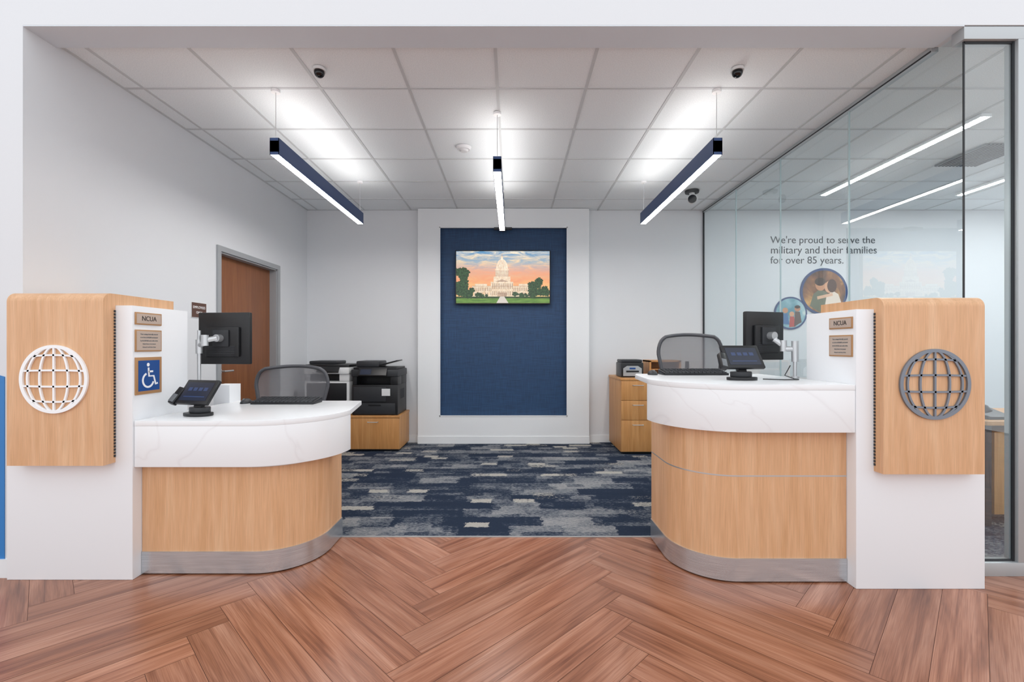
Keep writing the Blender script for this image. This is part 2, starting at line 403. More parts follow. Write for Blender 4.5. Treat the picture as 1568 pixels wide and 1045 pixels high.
# ------------------------------------------------------------------ lights
def pendant(xc, y0, y1):
    g = G('pendant_light', (xc, (y0+y1)/2, 2.59)); w = .0315; z0, z1 = 2.59, 2.707
    g.boxes('housing', [(xc-w, xc-w+.004, y0, y1, z0, z1), (xc+w-.004, xc+w, y0, y1, z0, z1), (xc-w, xc+w, y0, y0+.004, z0, z1), (xc-w, xc+w, y1-.004, y1, z0, z1), (xc-w+.004, xc+w-.004, y0, y1, z0+.02, z1-.02)], 'navyframe')
    g.boxes('lower_diffuser', [(xc-w+.004, xc+w-.004, y0+.004, y1-.004, z0+.001, z0+.02)], 'emd')
    g.boxes('upper_diffuser', [(xc-w+.004, xc+w-.004, y0+.004, y1-.004, z1-.02, z1-.003)], 'emu')
    for y in (y0+.02, y1-.02):
        g.cyl('cable', (xc, y, z1-.01), (xc, y, H-.02), .0022, 'silver', seg=8)
        g.cyl('canopy', (xc, y, H-.022), (xc, y, H-.0045), .03, 'white', seg=24)
pendant(-1.64, 3.23, 5.07); pendant(1.42, 3.23, 5.07); pendant(-.112, 3.545, 5.36)
def strip(xc, y0, y1):
    g = G('linear_ceiling_light', (xc, (y0+y1)/2, H-.03))
    g.boxes('housing', [(xc-.04, xc+.04, y0, y1, H-.03, H-.005)], 'white')
    g.boxes('diffuser', [(xc-.025, xc+.025, y0+.01, y1-.01, H-.034, H-.03)], 'emo')
strip(3.62, 3.57, 5.45); strip(5.2, 3.57, 5.45); strip(6.4, 3.2, 5.45)  # second and third strips are added to brighten the office
g = G('air_vent', (4.35, 4.35, H-.02))
g.boxes('louvre', [(4.15+.035*i, 4.17+.035*i, 4.1, 4.6, H-.02, H-.005) for i in range(12)], 'grey')
def dome(x, y):
    g = G('dome_camera', (x, y, H-.05))
    g.cyl('base', (x, y, H-.022), (x, y, H-.005), .04, 'whitep')
    bm = bmesh.new(); bmesh.ops.create_uvsphere(bm, u_segments=24, v_segments=12, radius=.033)
    for v in bm.verts: v.co += Vector((x, y, H-.03))
    finish(bm, 'dome', 'lens', g.e, g.off)
dome(-1.233, 2.996); dome(1.442, 2.996)
g = G('smoke_detector', (-.43, 4.18, H-.03)); g.cyl('body', (-.43, 4.18, H-.03), (-.43, 4.18, H-.005), .055, 'trimw', .068); g.cyl('sensor', (-.43, 4.18, H-.045), (-.43, 4.18, H-.03), .03, 'whitep', .04)
g = G('security_camera', (2.06, 5.36, H-.1))
g.cyl('mount', (2.06, 5.36, H-.03), (2.06, 5.36, H-.005), .075, 'dark2', .08)
g.cyl('neck', (2.06, 5.36, H-.07), (2.06, 5.36, H-.03), .03, 'whitep')
g.tube('body', [(2.09, 5.40, H-.09), (2.06, 5.34, H-.105), (2.01, 5.22, H-.14)], [.05, .058, .052], 'whitep', 24)
g.cyl('lens', (2.012, 5.225, H-.139), (2.002, 5.20, H-.146), .045, 'lens')
g = G('video_bar_camera', (-.12, 6.0, 2.77))
g.box('bracket', -.16, -.08, 6.0, 6.04, 2.745, 2.80, 'dark'); g.cyl('bar', (-.23, 5.99, 2.77), (.0, 5.99, 2.77), .018, 'dark2'); g.cyl('eye', (-.12, 5.98, 2.765), (-.12, 5.955, 2.755), .03, 'lens')

# ------------------------------------------------------------------ television with Capitol picture
tx0, tx1, tz0, tz1 = -.731, .496, 1.808, 2.505
g = G('television', (-.117, 6.07, 2.15))
g.box('body', tx0, tx1, 6.045, 6.09, tz0, tz1, 'dark', .004)
g.box('wall_mount', -.3, .08, 6.09, 6.114, 2.0, 2.3, 'dark2')
sw, sh = tx1-tx0-.022, tz1-tz0-.026
def tvm(u, v, h): return (tx0+.011+u*sw, 6.0445-h*.0006, tz0+.014+v*sh)
def E(name, col, s=1.0, col2=None, sc_=(30, 1, 30)):
    m, nt, b = new(name); b.inputs['Base Color'].default_value = (0.01, .01, .01, 1); b.inputs['Roughness'].default_value = .3
    b.inputs['Emission Color'].default_value = lin(col); b.inputs['Emission Strength'].default_value = s
    if col2:
        n = noise(nt, mapping(nt, sc_).outputs[0], 1, 5, .3, .65); r = ramp(nt, [(.36, col), (.64, col2)])
        nt.links.new(n.outputs['Fac'], r.inputs['Fac']); nt.links.new(r.outputs[0], b.inputs['Emission Color'])
    return m
m, nt, b = new('screen_sky'); tc = nt.nodes.new('ShaderNodeTexCoord'); sp = nt.nodes.new('ShaderNodeSeparateXYZ'); nt.links.new(tc.outputs['Generated'], sp.inputs[0])
base = ramp(nt, [(.15, '#fbd592'), (.42, '#f9b77c'), (.6, '#e6ab92'), (.78, '#a3b4c0'), (1, '#5a95c2')]); nt.links.new(sp.outputs[2], base.inputs['Fac'])
n = noise(nt, mapping(nt, (3.2, 1, 13)).outputs[0], 1.5, 8, .7, .66)
cr = ramp(nt, [(.42, '#000000'), (.66, '#ffffff')]); nt.links.new(n.outputs['Fac'], cr.inputs['Fac'])
cc = ramp(nt, [(.3, '#f0946e'), (.58, '#f3a680'), (.8, '#f8d9ae'), (1, '#fff2d8')]); nt.links.new(sp.outputs[2], cc.inputs['Fac'])
sk = mix(nt, 'MIX', cr.outputs[0], base.outputs[0], cc.outputs[0])
nt.links.new(sk, b.inputs['Emission Color']); b.inputs['Emission Strength'].default_value = 1.0
b.inputs['Base Color'].default_value = (.01, .01, .01, 1)
g.flat('picture_sky', [(0, 0), (1, 0), (1, 1), (0, 1)], tvm, m, 1)
stone = E('screen_stone', '#dfbf9c', 1.0, '#f6e4cb'); stone2 = E('screen_stone_shade', '#a68873', 1.0, '#c8aa92'); glow = E('screen_window', '#8a6a58'); gold = E('screen_warm', '#f5bf6a')
lawn = E('screen_lawn', '#4d7a2e', .9, '#7fa848', (6, 1, 60)); lawn2 = E('screen_hedge', '#233d1d', .8, '#3d5c2a'); tree = E('screen_tree', '#132b1d', .8, '#426a3c', (44, 1, 44)); path = E('screen_path', '#d8cfc4')
def rect(n_, a, b_, c_, d, mt, h): g.flat(n_, [(a, b_), (c_, b_), (c_, d), (a, d)], tvm, mt, h)
rect('picture_wing', .17, .1, .83, .33, stone, 2); rect('picture_wing', .2, .32, .33, .37, stone, 2); rect('picture_wing', .67, .32, .8, .37, stone, 2)
rect('picture_center', .37, .1, .61, .41, stone, 3); g.flat('picture_pediment', [(.42, .41), (.56, .41), (.49, .46)], tvm, stone2, 4)
rect('picture_drum', .40, .41, .58, .50, stone, 3.5); rect('picture_drum', .42, .50, .56, .64, stone2, 3.6)
for i in range(10): rect('picture_column', .424+i*.0138, .51, .4315+i*.0138, .635, stone, 4)
rect('picture_drum_cap', .415, .63, .565, .655, stone, 4.2)
g.flat('picture_dome', [(.425, .655)]+[(.49+.062*math.cos(a), .665+.185*math.sin(a)) for a in [math.pi*(1-i/18) for i in range(19)]]+[(.555, .655)], tvm, stone, 4)
for i in range(-2, 3): g.flat('picture_dome_rib', [(.49+i*.022-.002, .66), (.49+i*.022+.002, .66), (.49+i*.009+.001, .83), (.49+i*.009-.001, .83)], tvm, stone2, 4.5)
rect('picture_lantern', .479, .84, .501, .90, stone, 5); g.flat('picture_statue', [(.484, .90), (.496, .90), (.49, .965)], tvm, stone2, 5)
rect('picture_cornice', .17, .322, .83, .33, stone2, 4); rect('picture_cornice', .40, .495, .58, .51, stone, 5)
for i in range(34):
    u = .18+i*.019
    if .38 < u < .6:
        rect('picture_window', u, .27, u+.005, .38, glow, 5); rect('picture_window', u, .15, u+.005, .23, glow, 5)
    else:
        rect('picture_window', u, .23, u+.005, .30, glow, 5); rect('picture_window', u, .15, u+.005, .20, gold if i % 3 == 0 else glow, 5)
rect('picture_steps', .44, .09, .54, .2, stone2, 5.5)
rect('picture_lawn', 0, 0, 1, .1, lawn, 6); rect('picture_hedge', 0, .09, 1, .125, lawn2, 6.2); g.flat('picture_path', [(.43, 0), (.56, 0), (.515, .125), (.47, .125)], tvm, path, 6.5)
def blobs(u0, u1, v0, v1, n_, rmin, rmax, mt, h):
    for i in range(n_):
        cu, cv = random.uniform(u0, u1), random.uniform(v0, v1); rr = random.uniform(rmin, rmax); k = random.random()*6
        pts = []
        for j in range(60):
            a = 2*math.pi*j/60; d = rr*(1+.12*math.sin(5*a+k)+.09*math.sin(11*a+2*k)+.09*math.sin(23*a+3*k))
            pts.append((min(1, max(0, cu+d*math.cos(a))), min(1, max(.02, cv+d*1.7*math.sin(a)))))
        g.flat('picture_tree', pts, tvm, mt, h+i*.05)
blobs(.0, .10, .2, .62, 16, .035, .058, tree, 7); blobs(.08, .18, .12, .26, 7, .03, .045, tree, 7)
blobs(.8, .98, .16, .36, 13, .035, .05, tree, 7); blobs(.84, .9, .38, .47, 3, .032, .042, tree, 7)
blobs(.22, .34, .13, .18, 6, .015, .026, tree, 7); blobs(.62, .76, .13, .18, 7, .015, .028, tree, 7)

# ------------------------------------------------------------------ emblem, end panels, signs
def emblem(cx, cz, y, R, mat):
    g = G('globe_emblem', (cx, y, cz)); mp = lambda a, b_, h: (cx+a, y-h, cz+b_)
    ls = [(circ(0, 0, R-.007, 72), True)]
    g.ribbons('rim', ls, .017, 0, .010, mp, mat)
    ls = [([(0, -R+.01), (0, R-.01)], False)]
    for k in (.42, .78):
        for sg in (1, -1): ls.append(([(sg*k*R*math.cos(a), (R-.008)*math.sin(a)) for a in [math.radians(-88+176*i/32) for i in range(33)]], False))
    for zz, sag in ((.66, .05), (.24, .02), (-.2, -.02), (-.62, -.05)):
        w_ = math.sqrt(1-zz*zz)*R-.008; ls.append(([(w_*t, zz*R+sag*R*(1-t*t)) for t in [-1+i/10 for i in range(21)]], False))
    g.ribbons('graticule', ls, .0095, 0, .009, mp, mat)
def endpanel(xin, xout, yf, yb, zt, bx_in, bx_out, byf, byb, bz0, bz1, left):
    g = G('counter_end_panel', ((xin+xout)/2, (yf+yb)/2, 0))
    a, b_ = sorted((xin, xout))
    if left:
        g.prism('panel', [(-2.735, yf), (xin, yf), (xin, yb), (-2.682, yb), (-2.682, yf+.03), (-2.735, yf+.03)], .001, zt, 'panelw', 'z', .0015)
    else:
        g.box('panel', a, b_, yf, yb, .001, zt, 'panelw')
    R = .05
    prof = [(byf, bz0), (byf, bz1-R)]+arc(byf+R, bz1-R, R, R, 180, 90, 10)[1:]+[(byb, bz1), (byb, zt+.0005), (yf-.0005, zt+.0005), (yf-.0005, bz0)]
    c_, d = sorted((bx_in, bx_out))
    g.prism('wood_wrap', prof, c_, d, 'maple', 'x')
    s_ = bx_in; o = .003 if left else -.003
    g.boxes('piano_hinge', [(min(s_, s_+o), max(s_, s_+o), yf-.012, yf-.002, bz0+.03+i*.017, bz0+.042+i*.017) for i in range(47)], 'dark2')
endpanel(-2.055, -2.735, 2.536, 2.965, 1.489, -2.147, -2.654, 2.459, 2.97, .639, 1.551, True)
endpanel(1.794, 2.465, 2.441, 2.852, 1.461, 1.886, 2.40, 2.377, 2.859, .617, 1.519, False)
emblem(-2.40, 1.095, 2.4585, .178, 'white'); emblem(2.142, 1.075, 2.3765, .178, 'steelblue')

def sign(name, xf, nx, y0, y1, z0, z1, kind):
    yc, zc = (y0+y1)/2, (z0+z1)/2
    g = G(name, (xf, yc, zc))
    g.box('frame', *(sorted((xf+nx*.0005, xf+nx*.006))), y0, y1, z0, z1, 'signwood' if kind != 'emp' else 'whitep', .001)
    R = (0, nx, 0); mp = lambda a, b_, h: (xf+nx*(.006+h), yc+nx*a, zc+b_)
    w, h_ = (y1-y0)/2, (z1-z0)/2; t = .007
    face = {'isa': 'isa', 'emp': 'brownsign'}.get(kind, 'signface')
    t2 = .003 if kind == 'emp' else (.018 if kind == 'isa' else t)
    g.prism('face', [(-w+t2, -h_+t2), (w-t2, -h_+t2), (w-t2, h_-t2), (-w+t2, h_-t2)], 0, .001, face, mp)
    tx = xf+nx*.0076
    if kind == 'ncua': g.text('lettering', 'NCUA', (tx, yc, zc), R, (0, 0, 1), .04, 'textd', (y1-y0)*.55)
    if kind == 'note':
        for i in range(5): g.text('lettering', ['Your savings federally insured', 'to at least $250,000 and backed', 'by the full faith and credit of the', 'United States Government', 'National Credit Union Admin'][i], (tx, yc, zc+.036-.018*i), R, (0, 0, 1), .012, 'grey', (y1-y0)*(.66 if i < 3 else .5))
    if kind == 'emp':
        g.text('lettering', 'EMPLOYEES', (tx, yc, zc+.022), R, (0, 0, 1), .03, 'white', (y1-y0)*.8); g.text('lettering', 'ONLY', (tx, yc, zc-.022), R, (0, 0, 1), .03, 'white', (y1-y0)*.4)
    if kind == 'isa':
        k = h_*.72
        g.flat('symbol_head', circ(-.12*k, .82*k, .14*k, 20), mp, 'white', .002)
        g.ribbons('symbol_body', [([(-.1*k, .6*k), (-.04*k, -.05*k), (.42*k, -.05*k), (.62*k, -.7*k), (.82*k, -.62*k)], False), ([(-.08*k, .3*k), (.35*k, .3*k)], False),
                  ([(-.12*k+.52*k*math.cos(a), -.35*k+.52*k*math.sin(a)) for a in [math.radians(110+i*235/24) for i in range(25)]], False)], .14*k, .001, .003, mp, 'white')
sign('insurance_sign', -2.055, 1, 2.549, 2.739, 1.387, 1.455, 'ncua'); sign('notice_sign', -2.055, 1, 2.549, 2.739, 1.238, 1.359, 'note'); sign('accessibility_sign', -2.055, 1, 2.549, 2.739, 1.0, 1.206, 'isa')
sign('insurance_sign', 1.794, -1, 2.462, 2.641, 1.362, 1.424, 'ncua'); sign('notice_sign', 1.794, -1, 2.462, 2.641, 1.212, 1.328, 'note')
sign('employees_only_sign', XL, 1, 3.916, 4.108, 1.51, 1.64, 'emp')

# ------------------------------------------------------------------ teller counters
g = G('teller_counter', (-1.55, 3.0, 0))
A = arc(-1.47, 2.99, .44, .445, -90, 0)
g.prism('quartz_top', [(-2.053, 2.545)]+A+[(-1.115, 3.47), (-1.13, 3.48), (-2.053, 3.48)], .832, .862, 'quartz', 'z', .003)
g.prism('quartz_apron', [(-2.053, 2.5455)]+[(x-.0005, y+.0005) for x, y in A]+[(-2.053, 2.99)], .61, .832, 'quartz', 'z', .001)
Bc = arc(-1.435, 2.92, .30, .32, -90, 0)
g.prism('wood_base', [(-2.053, 2.6)]+Bc+[(-1.135, 3.118), (-2.053, 3.118)], .125, .598, 'maple')
g.prism('metal_band', [(-2.053, 2.590)]+arc(-1.435, 2.92, .31, .33, -90, 0)+[(-1.125, 3.12), (-2.053, 3.12)], .598, .610, 'silver')
g.prism('steel_kick', [(-2.053, 2.594)]+arc(-1.435, 2.92, .306, .326, -90, 0)+[(-1.129, 3.12), (-2.053, 3.12)], .008, .128, 'steel')
g.box('return_panel', -2.13, -2.015, 3.34, 3.478, .80, .99, 'panelw'); g.box('rear_gable', -2.053, -2.02, 3.12, 3.47, .008, .832, 'panelw')
g = G('teller_counter', (1.3, 2.9, 0))
A = arc(1.26, 2.88, .43, .435, -90, -180)
g.prism('quartz_top', [(1.792, 2.445)]+A+[(.868, 3.3), (.90, 3.4), (1.792, 3.4)], 1.037, 1.067, 'quartz', 'z', .003)
g.prism('quartz_apron', [(1.792, 2.4455)]+[(x+.0005, y+.0005) for x, y in A]+[(1.792, 2.90)], .816, 1.037, 'quartz', 'z', .001)
def rb(d): return [(1.792, 2.51-d)]+arc(1.22, 2.83, .30+d, .32+d, -90, -180)+[(.92-d, 3.09), (1.792, 3.09)]
g.prism('wood_base', rb(0), .13, .568, 'maple'); g.prism('metal_reveal', rb(.001), .568, .575, 'silver'); g.prism('wood_band', rb(0), .575, .816, 'maple')
g.prism('steel_kick', rb(.006), .008, .130, 'steel'); g.box('rear_gable', 1.76, 1.792, 3.09, 3.38, .008, 1.037, 'panelw')

# ------------------------------------------------------------------ monitors
def monitor(name, c, yaw, w, h, arm):
    g = G(name, c, (0, 0, yaw), world=False)
    g.box('shell', -w/2, w/2, 0, .028, -h/2, h/2, 'dark', .006)
    g.box('bezel', -w/2+.004, w/2-.004, .028, .034, -h/2+.004, h/2-.004, 'dark2', .002)
    g.box('screen', -w/2+.015, w/2-.015, .034, .0345, -h/2+.018, h/2-.015, E('monitor_screen', '#9fb6cf', .6), 0)
    g.box('rear_bulge', -w*.33, w*.33, -.022, .001, -h*.36, h*.22, 'dark', .01)
    g.boxes('vent_slots', [(-w*.25, w*.25, -.0235, -.0215, -h*.3+i*.012, -h*.3+.005+i*.012) for i in range(5)], 'dark2')
    g.box('vesa_plate', -.055, .055, -.034, -.022, -.055, .055, 'dark2', .003)
    g.cyl('tilt_joint', (0, -.034, 0), (0, -.075, 0), .024, 'silver')
    Minv = (Matrix.Translation(c) @ Matrix.Rotation(yaw, 4, 'Z')).inverted()
    L_ = lambda p: Minv @ Vector(p)
    for i, (p, q_, r_) in enumerate(arm): g.cyl('arm_segment', L_(p), L_(q_), r_, 'silver', seg=20)
    return g
cL = (-1.92, 3.12, 1.32); th = -.08; ja = (cL[0]+math.sin(th)*.07, cL[1]-math.cos(th)*.07, 1.32)
monitor('computer_monitor', cL, th, .36, .345, [(ja, (-1.975, 3.01, 1.305), .017), ((-1.975, 3.01, 1.27), (-1.975, 3.01, 1.34), .022), ((-1.975, 3.01, 1.29), (-2.025, 3.03, 1.27), .017), ((-2.025, 3.03, .863), (-2.025, 3.03, 1.37), .011), ((-2.025, 3.03, .863), (-2.025, 3.03, .872), .026), ((-2.025, 3.03, 1.22), (-2.025, 3.03, 1.31), .02)])
cR = (1.65, 3.05, 1.335); th = .3; ja = (cR[0]+math.sin(th)*.07, cR[1]-math.cos(th)*.07, 1.31)
monitor('computer_monitor', cR, th, .305, .315, [(ja, (1.71, 2.95, 1.27), .016), ((1.71, 2.95, 1.235), (1.71, 2.95, 1.305), .02), ((1.71, 2.95, 1.25), (1.765, 2.92, 1.25), .016), ((1.765, 2.92, 1.17), (1.765, 2.92, 1.30), .02), ((1.765, 2.92, 1.068), (1.765, 2.92, 1.2), .011), ((1.765, 2.92, 1.068), (1.765, 2.92, 1.08), .024)])

def tablet(c, yaw):
    g = G('payment_tablet', c, (0, 0, yaw), world=False)
    g.prism('base', arc(0, 0, .09, .06, 0, 360, 40)[:-1], 0, .018, 'dark', 'z', .004)
    g.prism('base_riser', [(x*.8, y) for x, y in arc(0, .01, .08, .045, 0, 360, 32)[:-1]], .018, .05, 'dark2', 'z', .006)
    g.rbox('stem', (0, .015, .08), (.05, .03, .1), (-.35, 0, 0), 'dark')
    t = -.62
    Rm = Euler((t, 0, 0)).to_matrix()
    C0 = Vector((0, .0, .135))
    def at(o): return C0+Rm @ Vector(o)
    g.rbox('tablet_case', at((0, 0, 0)), (.23, .022, .16), (t, 0, 0), 'dark', .006)
    g.rbox('tablet_screen', at((0, -.0118, 0)), (.19, .001, .12), (t, 0, 0), SCR, 0)
    for i in range(4): g.rbox('screen_row', at((-.055+.037*i, -.0126, .015)), (.026, .0006, .022), (t, 0, 0), SCR2, 0)
    g.rbox('screen_bar', at((0, -.0126, -.035)), (.15, .0006, .006), (t, 0, 0), SCR2, 0)
    g.rbox('card_reader', at((-.13, -.002, -.03)), (.04, .035, .11), (t, .25, .1), 'dark', .008)
    g.rbox('card_slot', at((-.132, -.021, -.05)), (.03, .004, .05), (t, .25, .1), 'grey', .001)
    g.rbox('rear_battery', at((0, .022, -.01)), (.15, .022, .09), (t, 0, 0), 'dark2', .006)
SCR = E('tablet_display', '#1b2a48', .5); SCR2 = E('tablet_display_item', '#3a5286', .6)
tablet((-1.835, 2.74, .862), -.25); tablet((1.365, 2.78, 1.067), .08)
def keyboard(c, yaw):
    g = G('computer_keyboard', c, (0, 0, yaw), world=False)
    g.prism('body', [(-.075, 0), (.075, 0), (.075, .036), (-.075, .014)], -.22, .22, 'dark', 'x', .002)
    g.boxes('keys', [(-.21+i*.028, -.186+i*.028, -.07+j*.028, -.046+j*.028, .014+.004*j, .024+.0042*j) for i in range(15) for j in range(5)], 'key')
keyboard((-1.60, 3.33, .862), 0); keyboard((1.27, 3.29, 1.067), 0)
def mouse(c):
    g = G('computer_mouse', c, world=False); bm = bmesh.new(); bmesh.ops.create_uvsphere(bm, u_segments=24, v_segments=14, radius=1)
    for v in bm.verts: v.co = Vector((v.co.x*.033, v.co.y*.055, max(0, v.co.z)*.034))
    finish(bm, 'shell', 'dark2', g.e); g.cyl('wheel', (-.004, -.03, .028), (.004, -.03, .028), .008, 'grey')
mouse((-1.89, 3.33, .862)); mouse((.985, 3.28, 1.067))
g = G('power_cable', (1.6, 2.8, 1.07))
g.tube('cord', [(1.70, 2.86, 1.15), (1.66, 2.85, 1.09), (1.70, 2.82, 1.071), (1.69, 2.76, 1.071), (1.6, 2.75, 1.071), (1.50, 2.80, 1.071)], .003, 'dark', 8)

# ------------------------------------------------------------------ chairs
def chair(name, c, yaw, seat, bz0, bz1, wtop, stool):
    g = G(name, c, (0, 0, yaw), world=False)
    def wf(t): 
        base = .38*wtop+(.5-.38)*wtop*min(1, t*1.5)
        e = 1
        if t > .7: e = math.sqrt(max(0, 1-((t-.7)/.3)**2*.42))
        if t < .15: e = math.sqrt(max(0, 1-((.15-t)/.15)**2*.35))
        return base*e
    def pt(s_, t):
        w = wf(t); crown = -.02*(s_*s_) if t > .9 else 0
        return (s_*w, .215+.07*t-.07*s_*s_+.02*math.sin(t*3), bz0+(bz1-bz0)*t+crown*(t-.9)*10*(1 if t > .9 else 0))
    bm = bmesh.new(); N, K = 20, 18
    V = [[bm.verts.new(pt(-1+2*i/N, j/K)) for i in range(N+1)] for j in range(K+1)]
    for j in range(K):
        for i in range(N): bm.faces.new([V[j][i], V[j][i+1], V[j+1][i+1], V[j+1][i]])
    finish(bm, 'back_mesh', 'mesh', g.e)
    per = [pt(-1+2*i/N, 0) for i in range(N)]+[pt(1, j/K) for j in range(K)]+[pt(1-2*i/N, 1) for i in range(N)]+[pt(-1, 1-j/K) for j in range(K)]
    g.tube('back_frame', per, .015, 'chairfr', 10, True)
    g.box('lumbar_pad', -.17, .17, .235, .255, bz0+.09, bz0+.16, 'dark2', .008)
    g.tube('back_spine', [(0, .12, seat-.05), (0, .24, seat-.02), (0, .29, bz0+.05), (0, .29, bz0+.28)], [.03, .028, .022, .016], 'dark', 14)
    bm = bmesh.new(); S = []
    for j in range(13):
        t = j/12; row = []
        for i in range(13):
            s_ = -1+i/6; w = .25*(1-.12*abs(2*t-1)**3)
            row.append(bm.verts.new((s_*w, -.25+.47*t, seat+.012*s_*s_-.035*max(0, (.2-t)/.2)**2)))
        S.append(row)
    for j in range(12):
        for i in range(12): bm.faces.new([S[j][i], S[j][i+1], S[j+1][i+1], S[j+1][i]])
    per = [tuple(S[0][i].co) for i in range(12)]+[tuple(S[j][12].co) for j in range(12)]+[tuple(S[12][12-i].co) for i in range(12)]+[tuple(S[12-j][0].co) for j in range(12)]
    finish(bm, 'seat_mesh', 'mesh', g.e); g.tube('seat_frame', per, .018, 'dark2', 10, True)
    g.box('tilt_mechanism', -.1, .1, -.12, .14, seat-.09, seat-.03, 'dark', .01)
    for sx in (-1, 1):
        g.tube('arm_post', [(sx*.12, .05, seat-.06), (sx*.28, .06, seat-.04), (sx*.30, .06, seat+.05), (sx*.30, .05, seat+.19)], .015, 'dark2', 10)
        g.box('arm_pad', sx*.30-.04, sx*.30+.04, -.09, .15, seat+.19, seat+.215, 'dark', .01)
    g.cyl('gas_column', (0, 0, .1), (0, 0, seat-.08), .027, 'dark2'); g.cyl('gas_piston', (0, 0, seat-.2), (0, 0, seat-.08), .016, 'chrome')
    if stool: g.tube('foot_ring', [(.23*math.cos(a), .23*math.sin(a), .3) for a in [2*math.pi*i/32 for i in range(32)]], .011, 'chrome', 10, True); g.tube('ring_brace', [(-.23, 0, .3), (0, 0, .3), (.23, 0, .3)], .009, 'chrome')
    for i in range(5):
        a = 2*math.pi*i/5+.3; x, y = math.cos(a), math.sin(a)
        g.tube('base_leg', [(0, 0, .115), (.15*x, .15*y, .105), (.29*x, .29*y, .075)], [.03, .024, .016], 'dark', 10)
        g.cyl('caster', (.30*x-.022*y, .30*y+.022*x, .028), (.30*x+.022*y, .30*y-.022*x, .028), .028, 'dark2', seg=20)
        g.cyl('caster_stem', (.29*x, .29*y, .04), (.29*x, .29*y, .08), .01, 'dark', seg=10)
    return g
chair('office_chair', (-1.90, 3.86, .006), .05, .47, .58, 1.085, .61, False)
chair('office_chair', (1.50, 3.76, .006), -.05, .74, .85, 1.36, .53, True)

# ------------------------------------------------------------------ cabinets & printers
def handle(g, x0, x1, y, z): g.tube('drawer_pull', [(x0, y, z), (x0, y-.028, z), (x1, y-.028, z), (x1, y, z)], .005, 'silver', 8)
g = G('low_credenza', (-1.97, 5.86, .007))
g.box('carcass', -2.6, -1.345, 5.607, 6.12, .03, .41, 'maple_dk'); g.box('top', -2.61, -1.34, 5.585, 6.122, .41, .435, 'maple_dk'); g.box('toe_kick', -2.58, -1.36, 5.62, 6.1, .007, .03, 'dark')
for a, b_ in ((-2.597, -1.975), (-1.969, -1.347)):
    g.box('door_front', a, b_, 5.588, 5.606, .035, .405, 'maple_dk'); handle(g, (a+b_)/2-.06, (a+b_)/2+.06, 5.588, .36)
g = G('drawer_cabinet', (1.85, 5.8, .007))
g.box('carcass', 1.27, 2.44, 5.47, 6.12, .03, .865, 'maple_dk'); g.box('top', 1.262, 2.45, 5.45, 6.122, .865, .892, 'maple_dk'); g.box('toe_kick', 1.29, 2.42, 5.49, 6.1, .007, .03, 'dark')
for i in range(3):
    a = 1.273+i*.39; b_ = a+.384
    for z0, z1 in ((.035, .40), (.405, .63), (.635, .86)):
        g.box('drawer_front', a, b_, 5.451, 5.469, z0, z1, 'maple_dk'); handle(g, (a+b_)/2-.06, (a+b_)/2+.06, 5.451, z1-.05)
g = G('desktop_organizer', (1.86, 5.8, .892))
g.boxes('shelves', [(1.66, 1.68, 5.65, 5.95, .893, 1.09), (2.02, 2.04, 5.65, 5.95, .893, 1.09), (1.66, 2.04, 5.65, 5.95, 1.075, 1.095), (1.68, 2.02, 5.66, 5.95, .98, .99), (1.68, 2.02, 5.94, 5.95, .893, 1.08)], 'maple_dk')

g = G('multifunction_printer', (-1.63, 5.85, .435)); x0, x1 = -1.92, -1.37
g.box('lower_body', x0, x1, 5.62, 6.08, .437, .80, 'dark', .008)
g.box('paper_tray', x0+.03, x1-.03, 5.608, 5.622, .45, .58, 'dark2', .004); g.box('tray_grip', -1.72, -1.57, 5.603, 5.609, .55, .57, 'dark')
g.box('front_door', x0+.02, x1-.14, 5.610, 5.622, .60, .775, 'dark2', .004)
g.box('label', -1.56, -1.46, 5.606, 5.611, .67, .755, 'whitep', 0)
g.box('output_back', x0, x1, 5.80, 6.08, .80, .90, 'dark', .003); g.box('output_pillar_side', x1-.09, x1, 5.62, 5.80, .80, .90, 'dark', .004); g.box('output_pillar', x0, x0+.05, 5.64, 5.80, .80, .90, 'dark', .004)
g.box('scanner', x0-.005, x1+.005, 5.60, 6.09, .90, .985, 'dark2', .012); g.box('scanner_lid', x0+.01, x1-.02, 5.64, 6.08, .985, 1.01, 'dark', .006)
g.box('document_feeder', x0+.02, -1.62, 5.70, 6.06, 1.01, 1.085, 'dark2', .02); g.rbox('feeder_tray', (-1.52, 5.86, 1.06), (.24, .28, .012), (0, -.25, 0), 'dark')
g.rbox('control_panel', (-1.66, 5.578, .955), (.34, .02, .1), (-.6, 0, 0), 'dark', .004); g.rbox('touch_screen', (-1.74, 5.568, .959), (.13, .003, .07), (-.6, 0, 0), SCR, 0)
g.boxes('side_vents', [(x1, x1+.002, 5.75+i*.02, 5.76+i*.02, .62, .74) for i in range(10)], 'dark2')
g = G('laser_printer', (-2.23, 5.85, .435)); x0, x1 = -2.50, -1.96
g.box('lower_body', x0, x1, 5.64, 6.08, .437, .84, 'whitep', .01)
g.box('paper_drawer', x0+.02, x1-.02, 5.628, 5.642, .45, .59, 'dark2', .004); g.box('drawer_grip', -2.31, -2.15, 5.622, 5.63, .56, .58, 'dark')
g.box('front_cover', x0+.03, x1-.03, 5.628, 5.642, .61, .82, 'dark', .004)
g.box('mid_section', x0, x1, 5.80, 6.08, .84, .93, 'dark', .003); g.box('side_pillar', x1-.12, x1, 5.64, 5.80, .84, .93, 'whitep', .004)
g.box('scanner', x0-.004, x1+.004, 5.62, 6.085, .93, 1.01, 'whitep', .012); g.box('lid', x0, x1, 5.64, 6.08, 1.01, 1.045, 'dark', .012)
g.box('document_feeder', x0+.02, x1-.18, 5.72, 6.05, 1.045, 1.085, 'dark2', .015); g.rbox('control_panel', (-2.2, 5.60, .985), (.26, .02, .08), (-.7, 0, 0), 'dark', .004)
